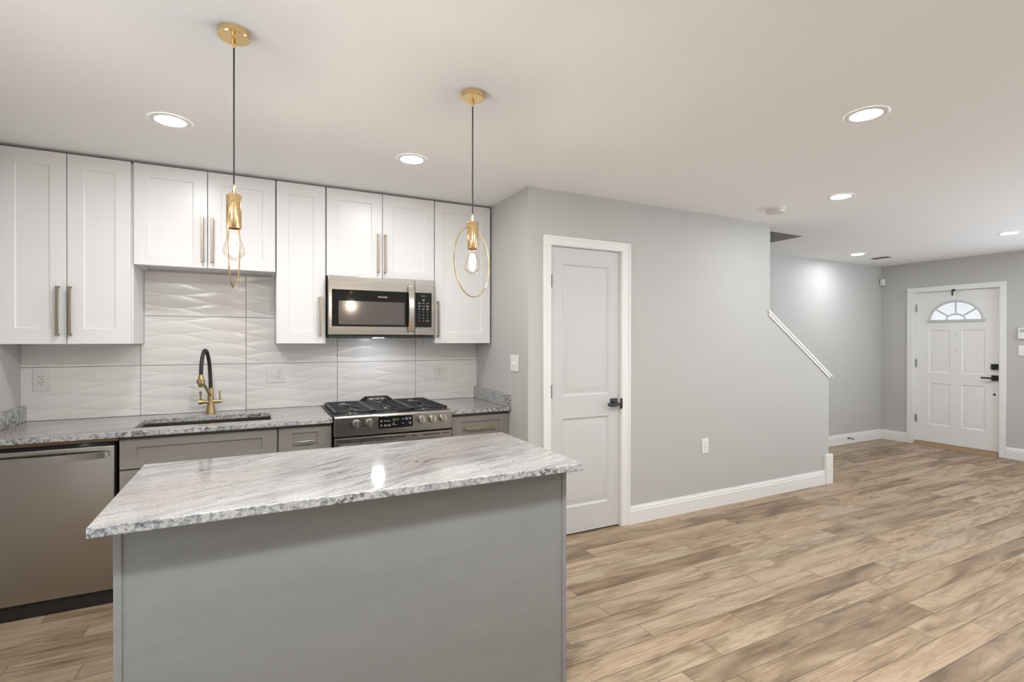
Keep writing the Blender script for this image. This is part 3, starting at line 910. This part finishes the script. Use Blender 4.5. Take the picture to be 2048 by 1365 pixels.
b = MB(); b.lathe([(0, .0005), (.043, .0005), (.045, .003), (.036, .004), (.03, .002), (0, .002)], ((SX0 + SX1) / 2, 3.6, .68))
obj('drain', b, M['knob'], t)

# ------------------------------------------------------------------ faucet
FX, FYY = -.271, 3.832
t = thing('kitchen_faucet', (FX, FYY, .914), 'brushed brass faucet with a black arched hose behind the sink', 'faucet')
b = MB(); b.lathe([(0, .0005), (.0295, .0005), (.0292, .004), (.026, .025), (.0215, .055), (.0195, .075), (.0185, .105), (.0165, .135), (.0142, .15), (.0138, .168), (0, .168)], (FX, FYY, .9142))
obj('faucet_body', b, M['brass'], t)
b = MB()
path = []
sx, sy = FX - .043, FYY - .14        # spray head position
pz = lambda a: a
N_ = 40
ctrl = [Vector((FX, FYY, 1.076)), Vector((FX - .003, FYY - .002, 1.17)), Vector((FX - .008, FYY - .018, 1.255)), Vector((FX - .017, FYY - .05, 1.315)), Vector((FX - .026, FYY - .08, 1.328)), Vector((FX - .034, FYY - .108, 1.305)), Vector((FX - .040, FYY - .132, 1.248)), Vector((sx, sy, 1.17))]
def crom(c, n):
    P = [c[0] * 2 - c[1]] + c + [c[-1] * 2 - c[-2]]
    out = []
    for i in range(1, len(P) - 2):
        for k in range(n):
            t_ = k / n
            p0, p1, p2, p3 = P[i - 1:i + 3]
            out.append(.5 * ((2 * p1) + (p2 - p0) * t_ + (2 * p0 - 5 * p1 + 4 * p2 - p3) * t_ ** 2 + (3 * p1 - p0 - 3 * p2 + p3) * t_ ** 3))
    return out + [c[-1]]
b.tube(crom(ctrl, 8), .0112, 16)
h = obj('hose', b, M['rubber'], t); h['label'] = 'black rubber hose'
b = MB(); b.lathe([(0, .03), (.0125, .03), (.0135, .02), (.0185, -.004), (.019, -.028), (.015, -.036), (.0145, -.046), (.0105, -.048), (0, -.048)], (sx, sy, 1.148), n=24)
obj('spray_head', b, M['brass'], t)
b = MB()
b.tube(crom([Vector((FX, FYY - .01, 1.035)), Vector((FX - .008, FYY - .05, 1.055)), Vector((FX - .022, FYY - .09, 1.095)), Vector((sx + .004, sy + .018, 1.132))], 6), .0085, 12)
b.lathe([(.0192, -.012), (.0235, -.012), (.0235, .012), (.0192, .012), (.0192, -.012)], (sx, sy, 1.135), n=24)
obj('hose_holder', b, M['brass'], t, weld=False)
for s in (-1, 1):
    b = MB()
    L_ = .068 if s < 0 else .064
    r1 = .0165 if s < 0 else .0105
    b.tube([(FX + s * .012, FYY - .004, .993), (FX + s * .045, FYY - .006, .993)], [.0115, .0115], 16)
    b.tube([(FX + s * .042, FYY - .006, .993), (FX + s * L_, FYY - .008, .993)], [r1, r1], 18)
    hd = obj('valve_handle', b, M['brass'], t, weld=False)
    b = MB()
    xx = FX + s * (L_ - .012)
    b.tube([(xx, FYY - .008, .993 + r1 * .8), (xx, FYY - .007, 1.03), (xx - .001, FYY - .006, 1.062)], [.0045, .0055, .0085] if s < 0 else [.0045, .005, .0055], 12)
    obj('lever', b, M['brass'], hd)

# ------------------------------------------------------------------ dishwasher
t = thing('dishwasher', (-.95, 3.6, 0), 'stainless steel dishwasher under the left end of the counter', 'dishwasher')
DX0, DX1 = XL + .004, -.669
b = MB(); b.box(DX0 + .004, DX1 - .001, BF + .03, 3.90, .004, .862)
obj('tub', b, M['dark'], t)
b = MB(); b.box(DX0 + .004, DX1 - .004, BF + .0, BF + .0295, .084, .842)
obj('door_panel', b, M['steel_dw'], t, bevel=.003)
b = MB(); b.box(DX0 + .006, DX1 - .006, BF + .012, BF + .0295, .8425, .858)
obj('control_edge', b, M['blackglass'], t)
b = MB(); b.box(DX0 + .004, DX1 - .004, BF + .024, BF + .0295, .006, .0835)
obj('toe_kick', b, M['black'], t)
b = MB()
hp = []
for i in range(25):
    k = i / 24
    hp.append((DX0 + .04 + (DX1 - .036 - DX0 - .04) * k, BF - .012 - .034 * math.sin(math.pi * k) ** .7 if 0 < k < 1 else BF - .006))
for (xa, ya), (xb, yb_) in zip(hp, hp[1:]):
    b.face([(xa, ya, .780), (xb, yb_, .780), (xb, yb_, .815), (xa, ya, .815)])
    b.face([(xa, ya + .009, .780), (xb, yb_ + .009, .780), (xb, yb_ + .009, .815), (xa, ya + .009, .815)])
    for z in (.780, .815): b.face([(xa, ya, z), (xb, yb_, z), (xb, yb_ + .009, z), (xa, ya + .009, z)])
for xa in (hp[0], hp[-1]): b.box(xa[0] - .010, xa[0] + .010, BF - .010, BF - .0003, .785, .810)
h = obj('handle', b, M['steel'], t, weld=False, smooth=30); h['label'] = 'bowed stainless bar handle'
b = MB(); b.box(XL + .002, -.657, BF + .004, BF + .022, .8625, .8832)
ws = obj('mounting_strip', b, M['wood_sill'], t); ws['label'] = 'tan wood strip under the counter'

# ------------------------------------------------------------------ gas range
t = thing('gas_range', (.80, 3.56, 0), 'stainless steel gas range with black grates and five knobs', 'range')
GX0, GX1 = .4225, 1.1815
b = MB(); b.box(GX0 + .004, GX1 - .004, 3.285, 3.90, .004, .905)
obj('range_body', b, M['black'], t)
RY = 3.246
b = MB()
b.prism([(RY, .800), (RY + .002, .915), (RY + .010, .924), (RY + .06, .925), (RY + .06, .800)], lambda u, v, d: (d, u, v), GX0, GX1)
pn = obj('control_panel', b, M['steel'], t, bevel=.002)
b = MB(); b.box(.680, .914, RY - .003, RY - .0003, .828, .912)
obj('display_surround', b, M['knob'], pn, bevel=.001)
b = MB(); b.box(.684, .910, RY - .0045, RY - .0032, .8315, .9085)
ds = obj('display_glass', b, M['blackglass'], pn); ds['label'] = 'black glass oven display'
b = MB()
b.text('10:11', .021, (.797, RY - .0049, .884), depth=.0004)
obj('clock_digits', b, M['clock'], pn, weld=False)
b = MB()
yy = RY - .0049
def tx(s_, x, z, sz=.0075): b.text(s_, sz, (x, yy, z), depth=.0004)
tx('BAKE', .730, .879); tx('BROIL', .752, .879, .007); tx('KEEP\nWARM', .729, .851, .0068); tx('STEAM\nCLEAN', .754, .851, .0068)
obj('button_legends', b, M['legend'], pn, weld=False)
b = MB()
tx('SET', .782, .866, .0055); tx('TEMP', .783, .859, .0055); tx('PREHEATING', .790, .852, .005)
obj('button_legends', b, M['legend'], pn, weld=False)
b = MB()
tx('COOK\nTIME', .866, .886, .0072); tx('TIMER\nOFF', .890, .886, .0066); tx('OVEN\nOFF', .890, .856, .007)
obj('button_legends', b, M['legend'], pn, weld=False)
for s, z in ((1, .886), (-1, .858)):
    b = MB(); b.tube([(.838, yy, z - .003 * s), (.843, yy, z + .003 * s), (.848, yy, z - .003 * s)], .0009, 6)
    obj('arrow_mark', b, M['legend'], pn)
b = MB(); b.loop([(.7045 + .004 * math.cos(a), yy, .854 + .004 * math.sin(a)) for a in [2 * math.pi * i / 16 for i in range(16)]], .0006, 5)
b.box(.7028, .7062, yy - .0003, yy + .0003, .846, .8505)
obj('lamp_mark', b, M['legend'], pn, weld=False)
b = MB(); b.box(.7005, .7085, yy - .0003, yy + .0003, .876, .881)
b.tube([(.702, yy, .8805), (.702, yy, .884), (.7045, yy, .886), (.707, yy, .884), (.707, yy, .8805)], .0006, 5)
obj('lock_mark', b, M['legend'], pn, weld=False)
for x in (.552, .631, .970, 1.043, 1.116):
    b = MB(); b.lathe([(0, -.0003), (.027, -.0003), (.027, -.006), (.0255, -.011), (.0235, -.026), (.022, -.028), (0, -.028)], (x, RY, .874), 'Y', 28)
    k = obj('knob', b, M['knob'], pn)
    b = MB(); b.box(x - .0045, x + .0045, RY - .036, RY - .0283, .850, .898)
    obj('grip', b, M['knob'], k, bevel=.0015)
for x in (.552, .631, .970, 1.043, 1.116):
    b = MB(); b.loop([(x + .003 * math.cos(a), RY - .0004, .911 + .003 * math.sin(a)) for a in [2 * math.pi * i / 10 for i in range(10)]], .0005, 4)
    obj('burner_mark', b, M['dark'], pn, weld=False)
b = MB(); b.box(GX0 + .002, GX1 - .002, RY + .006, RY + .0385, .215, .787)
dd = obj('oven_door', b, M['steel'], t, bevel=.002)
b = MB(); b.box(GX0 + .10, GX1 - .10, RY + .0045, RY + .0058, .33, .65)
obj('oven_window', b, M['blackglass'], dd)
for a, c in ((.437, .530), (.582, .612), (.634, .735), (.755, .865), (.905, .935), (.978, 1.10), (1.12, 1.165)):
    obj('vent_slot', MB().box(a, c, RY + .0050, RY + .0058, .767, .7725), M['dark'], dd)
b = MB(); b.tube([(GX0 + .035, RY - .042, .728), (GX1 - .035, RY - .042, .728)], .0125, 16)
for x in (GX0 + .06, GX1 - .06): b.box(x - .011, x + .011, RY - .042, RY + .0058, .719, .737)
obj('oven_handle', b, M['steel'], dd, weld=False)
b = MB(); b.box(GX0 + .002, GX1 - .002, RY + .008, RY + .0385, .05, .208)
obj('bottom_drawer', b, M['steel'], t, bevel=.002)
b = MB()
b.box(GX0 - .0065, GX1 + .006, RY + .061, 3.905, .9145, .9215)
cktop = obj('cooktop', b, M['black'], t, bevel=.002)
burn = [(.56, 3.44, .040), (.56, 3.73, .033), (.80, 3.585, .030), (1.045, 3.44, .045), (1.045, 3.73, .033)]
for x, y, r in burn:
    b = MB(); b.lathe([(0, .0003), (r + .018, .0003), (r + .016, .003), (r, .006), (r, .011), (0, .011)], (x, y, .9215), n=28)
    bb = obj('burner', b, M['knob'], t)
    b = MB(); b.lathe([(0, .0113), (r - .006, .0113), (r - .004, .014), (r - .008, .017), (0, .0175)], (x, y, .9215), n=28)
    obj('burner_cap', b, M['iron'], bb)
GZt = .944
for gi, (x0, x1) in enumerate(((GX0 + .012, .671), (.675, .925), (.929, GX1 - .012))):
    b = MB()
    y0, y1 = RY + .068, 3.872
    h_ = .011; w_ = .0055
    bar = lambda xa, xb, ya, yb_, zt=GZt: b.box(min(xa, xb), max(xa, xb), min(ya, yb_), max(ya, yb_), zt - h_, zt)
    bar(x0, x1, y0, y0 + w_ * 2); bar(x0, x1, y1 - w_ * 2, y1); bar(x0, x0 + w_ * 2, y0, y1); bar(x1 - w_ * 2, x1, y0, y1)
    ym = (y0 + y1) / 2; xm = (x0 + x1) / 2
    bar(x0, x1, ym - w_, ym + w_)
    for k in range(1, 10):
        yk = y0 + (y1 - y0) * k / 10
        if k == 5: continue
        if gi == 1:
            bar(x0, xm - .035, yk - w_ * .8, yk + w_ * .8); bar(xm + .035, x1, yk - w_ * .8, yk + w_ * .8)
        else:
            gp = .05 if k in (2, 3, 7, 8) else .018
            bar(x0, xm - gp, yk - w_ * .8, yk + w_ * .8); bar(xm + gp, x1, yk - w_ * .8, yk + w_ * .8)
    for yk in ((y0 + ym) / 2, (ym + y1) / 2):
        bar(xm - w_, xm + w_, y0, yk - .05); 
    bar(xm - w_, xm + w_, ym, ym + .06); bar(xm - w_, xm + w_, ym - .06, ym)
    for xx in (x0 + .0055, x1 - .0055):
        for yk in (y0 + .0055, ym, y1 - .0055): b.box(xx - .0055, xx + .0055, yk - .0055, yk + .0055, .9218, GZt - h_)
    if gi == 1:      # raised back rest of the centre grate
        b.prism([(x0, GZt - h_), (x0 + .05, GZt - h_), (x0 + .065, GZt + .018), (x1 - .065, GZt + .018), (x1 - .05, GZt - h_), (x1, GZt - h_), (x1, GZt), (x1 - .045, GZt + .03), (x0 + .045, GZt + .03), (x0, GZt)], fxz, y1 - .012, y1)
        for k in range(4):
            xx = x0 + .06 + k * (x1 - x0 - .12) / 3
            b.tube([(xx, y1 - .008, GZt + .024), (xx, y1 - .12, GZt - .004)], .005, 8)
    obj('grate', b, M['iron'], t, weld=False, bevel=.0015)

# ------------------------------------------------------------------ microwave
t = thing('microwave', (.788, 3.74, 1.415), 'stainless steel over the range microwave with black glass door', 'microwave')
MX0, MX1, MY, MZ0, MZ1 = .4215, 1.158, 3.553, 1.431, 1.829
b = MB(); b.box(MX0, MX1, MY + .034, YT - .001, MZ0 - .002, MZ1)
obj('microwave_body', b, M['black'], t, bevel=.002)
b = MB()
DXm = 1.009
b.box(MX0 + .001, DXm, MY, MY + .0335, MZ0, MZ1 - .001)
dm = obj('microwave_door', b, M['steel'], t, bevel=.003)
b = MB(); b.box(.4445, .977, MY - .0012, MY - .0003, 1.488, 1.737)
gl = obj('door_glass', b, M['blackglass'], dm); gl['label'] = 'black glass door front'
win = mat('microwave_window', (.10, .085, .08), .12)
b = MB(); b.box(.4875, .935, MY - .0022, MY - .0014, 1.502, 1.661)
obj('door_window', b, win, dm)
b = MB(); b.text('FRIGIDAIRE', .0128, (.780, MY - .0018, 1.694), depth=.0006)
lg = obj('logo', b, M['legend'], dm, weld=False); lg['label'] = 'white maker lettering'
b = MB()
hp = []
for i in range(25):
    k = i / 24
    hp.append((MY - .010 - .036 * math.sin(math.pi * k) ** .8 if 0 < k < 1 else MY - .004, 1.447 + .335 * k))
hx0, hx1 = .957, .993
for (ya, za), (yb_, zb) in zip(hp, hp[1:]):
    b.face([(hx0, ya, za), (hx1, ya, za), (hx1, yb_, zb), (hx0, yb_, zb)])
    b.face([(hx0, ya + .008, za), (hx1, ya + .008, za), (hx1, yb_ + .008, zb), (hx0, yb_ + .008, zb)])
    for x in (hx0, hx1): b.face([(x, ya, za), (x, yb_, zb), (x, yb_ + .008, zb), (x, ya + .008, za)])
for z in (1.4565, 1.7725): b.box(hx0 + .006, hx1 - .006, MY - .012, MY - .0024, z - .009, z + .009)
h = obj('door_handle', b, M['knob'], dm, weld=False, smooth=30); h['label'] = 'bowed chrome door handle'
b = MB(); b.box(DXm + .002, MX1 - .001, MY, MY + .0335, MZ0, MZ1 - .001)
pn = obj('control_panel', b, M['steel'], t, bevel=.003)
b = MB(); b.box(1.0135, 1.134, MY - .0012, MY - .0003, 1.488, 1.737)
obj('keypad_glass', b, M['blackglass'], pn)
yy = MY - .0016
b = MB(); b.text('10:11', .0175, (1.074, yy, 1.713), depth=.0004)
obj('clock_digits', b, M['clock'], pn, weld=False)
b = MB()
c3 = (1.043, 1.073, 1.103)
def kt(s_, x, z, sz=.0075): b.text(s_, sz, (x, yy, z), depth=.0004)
kt('COOK\nTIME', 1.073, 1.683, .0075)
for x, s_ in zip(c3, ('REHEAT', 'MELT', 'SOFTEN')): kt(s_, x, 1.661, .0068)
for x, s_ in zip(c3, ('VENT\nFAN', 'POWER', 'CLOCK\nTIMER')): kt(s_, x, 1.640, .0068)
for x, s_ in zip(c3, ('LIGHT', 'ADD\n30 S', 'HIGH\nLOW')): kt(s_, x, 1.619, .0068)
for i in range(9): kt(str(i + 1), c3[i % 3], 1.598 - .0215 * (i // 3), .0105)
kt('0', c3[1], 1.534, .0105); kt('START', c3[2], 1.534, .0085)
obj('key_legends', b, M['legend'], pn, weld=False)
b = MB(); kt('STOP', c3[0], 1.534, .0085); kt('CLEAR', c3[0], 1.525, .006)
st = obj('stop_legend', b, M['red'], pn, weld=False); st['label'] = 'red stop key lettering'
b = MB()
b.box(MX0 + .01, MX1 - .01, MY + .012, 3.90, MZ0 - .018, MZ0 - .0022)
vb = obj('vent_base', b, M['black'], t, bevel=.002)
b = MB(); b.box(.745, .815, 3.67, 3.705, MZ0 - .0205, MZ0 - .0183)
lm = obj('cooktop_lamp', b, M['hoodlamp'], t); lm['label'] = 'glowing white cooktop lamp'

# ------------------------------------------------------------------ island
IX0, IX1, IY0, IY1 = -.3947, 1.1512, 1.6538, 2.3962
t = thing('kitchen_island', (.378, 2.02, 0), 'grey wooden kitchen island with a plain back panel', 'kitchen island')
bx0, bx1, by0, by1 = -.349, 1.106, 1.708, 2.35
b = MB(); b.box(bx0 + .02, bx1 - .02, by0 + .014, by1 - .02, .002, .8835)
obj('island_body', b, M['island'], t)
b = MB(); b.box(bx0 + .019, bx1 - .019, by0 + .004, by0 + .0135, .001, .8835)
obj('back_panel', b, M['island'], t)
for x0, x1, ys in ((bx0, bx0 + .0185, by0), (bx1 - .0185, bx1, by0)):
    b = MB(); b.box(x0, x1, ys, by1, .001, .8835)
    obj('end_panel', b, M['island'], t, bevel=.0015)
for x0, x1, hx in ((bx0 + .022, .376, .345), (.380, bx1 - .022, .411)):
    b = MB(); b.plate(lambda u, v, d: (u, by1 - d, v), x0, x1, .11, .87, [(x0 + .07, x1 - .07, .18, .80)], [(.0005, .006), (.003, .009)], .0195)
    d = obj('cabinet_door', b, M['island'], t, smooth=20)
    b = MB()
    b.box(hx - .006, hx + .006, by1 + .022, by1 + .03, .58, .80)
    for z in (.59, .79): b.box(hx - .005, hx + .005, by1 + .0003, by1 + .022, z - .005, z + .005)
    obj('bar_handle', b, M['champ'], d, weld=False)
b = MB(); b.box(IX0, IX1, IY0, IY1, .884, .914)
tag(obj('island_countertop', b, M['granite'], bevel=.004), 'grey and pink veined granite slab on top of the island', 'countertop')

# ------------------------------------------------------------------ pendant lamps
def pendant(x, y, ang, zs, label):
    t = thing('pendant_lamp', (x, y, ZC), label, 'pendant lamp', 'brass pendant lamps over the island')
    b = MB(); b.lathe([(0, -.0005), (.050, -.0005), (.050, -.022), (.0475, -.0245), (0, -.0245)], (x, y, ZC), n=48)
    cn = obj('canopy', b, M['gold'], t)
    b = MB(); b.lathe([(0, -.0247), (.0035, -.0247), (.0062, -.032), (.0062, -.05), (.0045, -.06), (0, -.06)], (x, y, ZC), n=16)
    obj('cord_grip', b, M['gold'], cn)
    b = MB(); b.lathe([(0, -.018), (.003, -.018), (.003, -.006), (0, -.006)], (x - .0485, y - .012, ZC), 'Z', 8)
    b2 = MB(); b2.tube([(x, y, ZC - .055), (x, y, zs + .030)], .0027, 10); b.bm.free()
    c = obj('cord', b2, M['cord'], t); c['label'] = 'black fabric cord'
    b = MB(); b.lathe([(0, .034), (.0035, .034), (.006, .024), (.006, .008), (.007, .0), (0, .0)], (x, y, zs + .0005), n=16)
    obj('socket_cap', b, M['gold'], t)
    b = MB(); b.lathe([(0, 0), (.0215, 0), (.0235, -.002), (.0235, -.114), (.020, -.114), (.020, -.004), (0, -.004)], (x, y, zs), n=32)
    obj('socket', b, M['gold'], t, smooth=50)
    zb = zs - .100
    b = MB(); b.lathe([(0.0125, .0), (.014, -.016), (.0165, -.030), (.0225, -.050), (.031, -.073), (.0345, -.089), (.0325, -.101), (.023, -.113), (.010, -.120), (0, -.122)], (x, y, zb), n=32)
    g = obj('bulb', b, M['bulbglass'], t); g['label'] = 'clear glass filament bulb'
    b = MB()
    for k in range(5):
        a = 2 * math.pi * k / 5
        pth = [Vector((x + .006 * math.cos(a), y + .006 * math.sin(a), zb - .035)), Vector((x + .014 * math.cos(a), y + .014 * math.sin(a), zb - .065)), Vector((x + .011 * math.cos(a + .5), y + .011 * math.sin(a + .5), zb - .098)), Vector((x + .005 * math.cos(a + .6), y + .005 * math.sin(a + .6), zb - .070)), Vector((x + .004 * math.cos(a + .6), y + .004 * math.sin(a + .6), zb - .038))]
        b.tube(crom(pth, 5), .0016, 6)
    f = obj('filament', b, M['filament'], g, weld=False); f['label'] = 'glowing filament'
    b = MB()
    rr = .1465
    zc = zs - .024 - rr
    b.loop([(x + rr * math.cos(a) * math.cos(ang), y + rr * math.cos(a) * math.sin(ang), zc + rr * math.sin(a)) for a in [2 * math.pi * i / 96 for i in range(96)]], .0024, 8)
    r = obj('ring', b, M['gold'], t); r['label'] = 'thin brass ring around the bulb'
    return t
pendant(-.0705, 1.959, math.atan2(-.993, -.087), 1.891, 'brass pendant lamp hanging over the left half of the island, its ring seen edge on')
pendant(.8165, 1.994, math.atan2(-.613, -.79), 1.899, 'brass pendant lamp hanging over the right half of the island, its ring seen open')
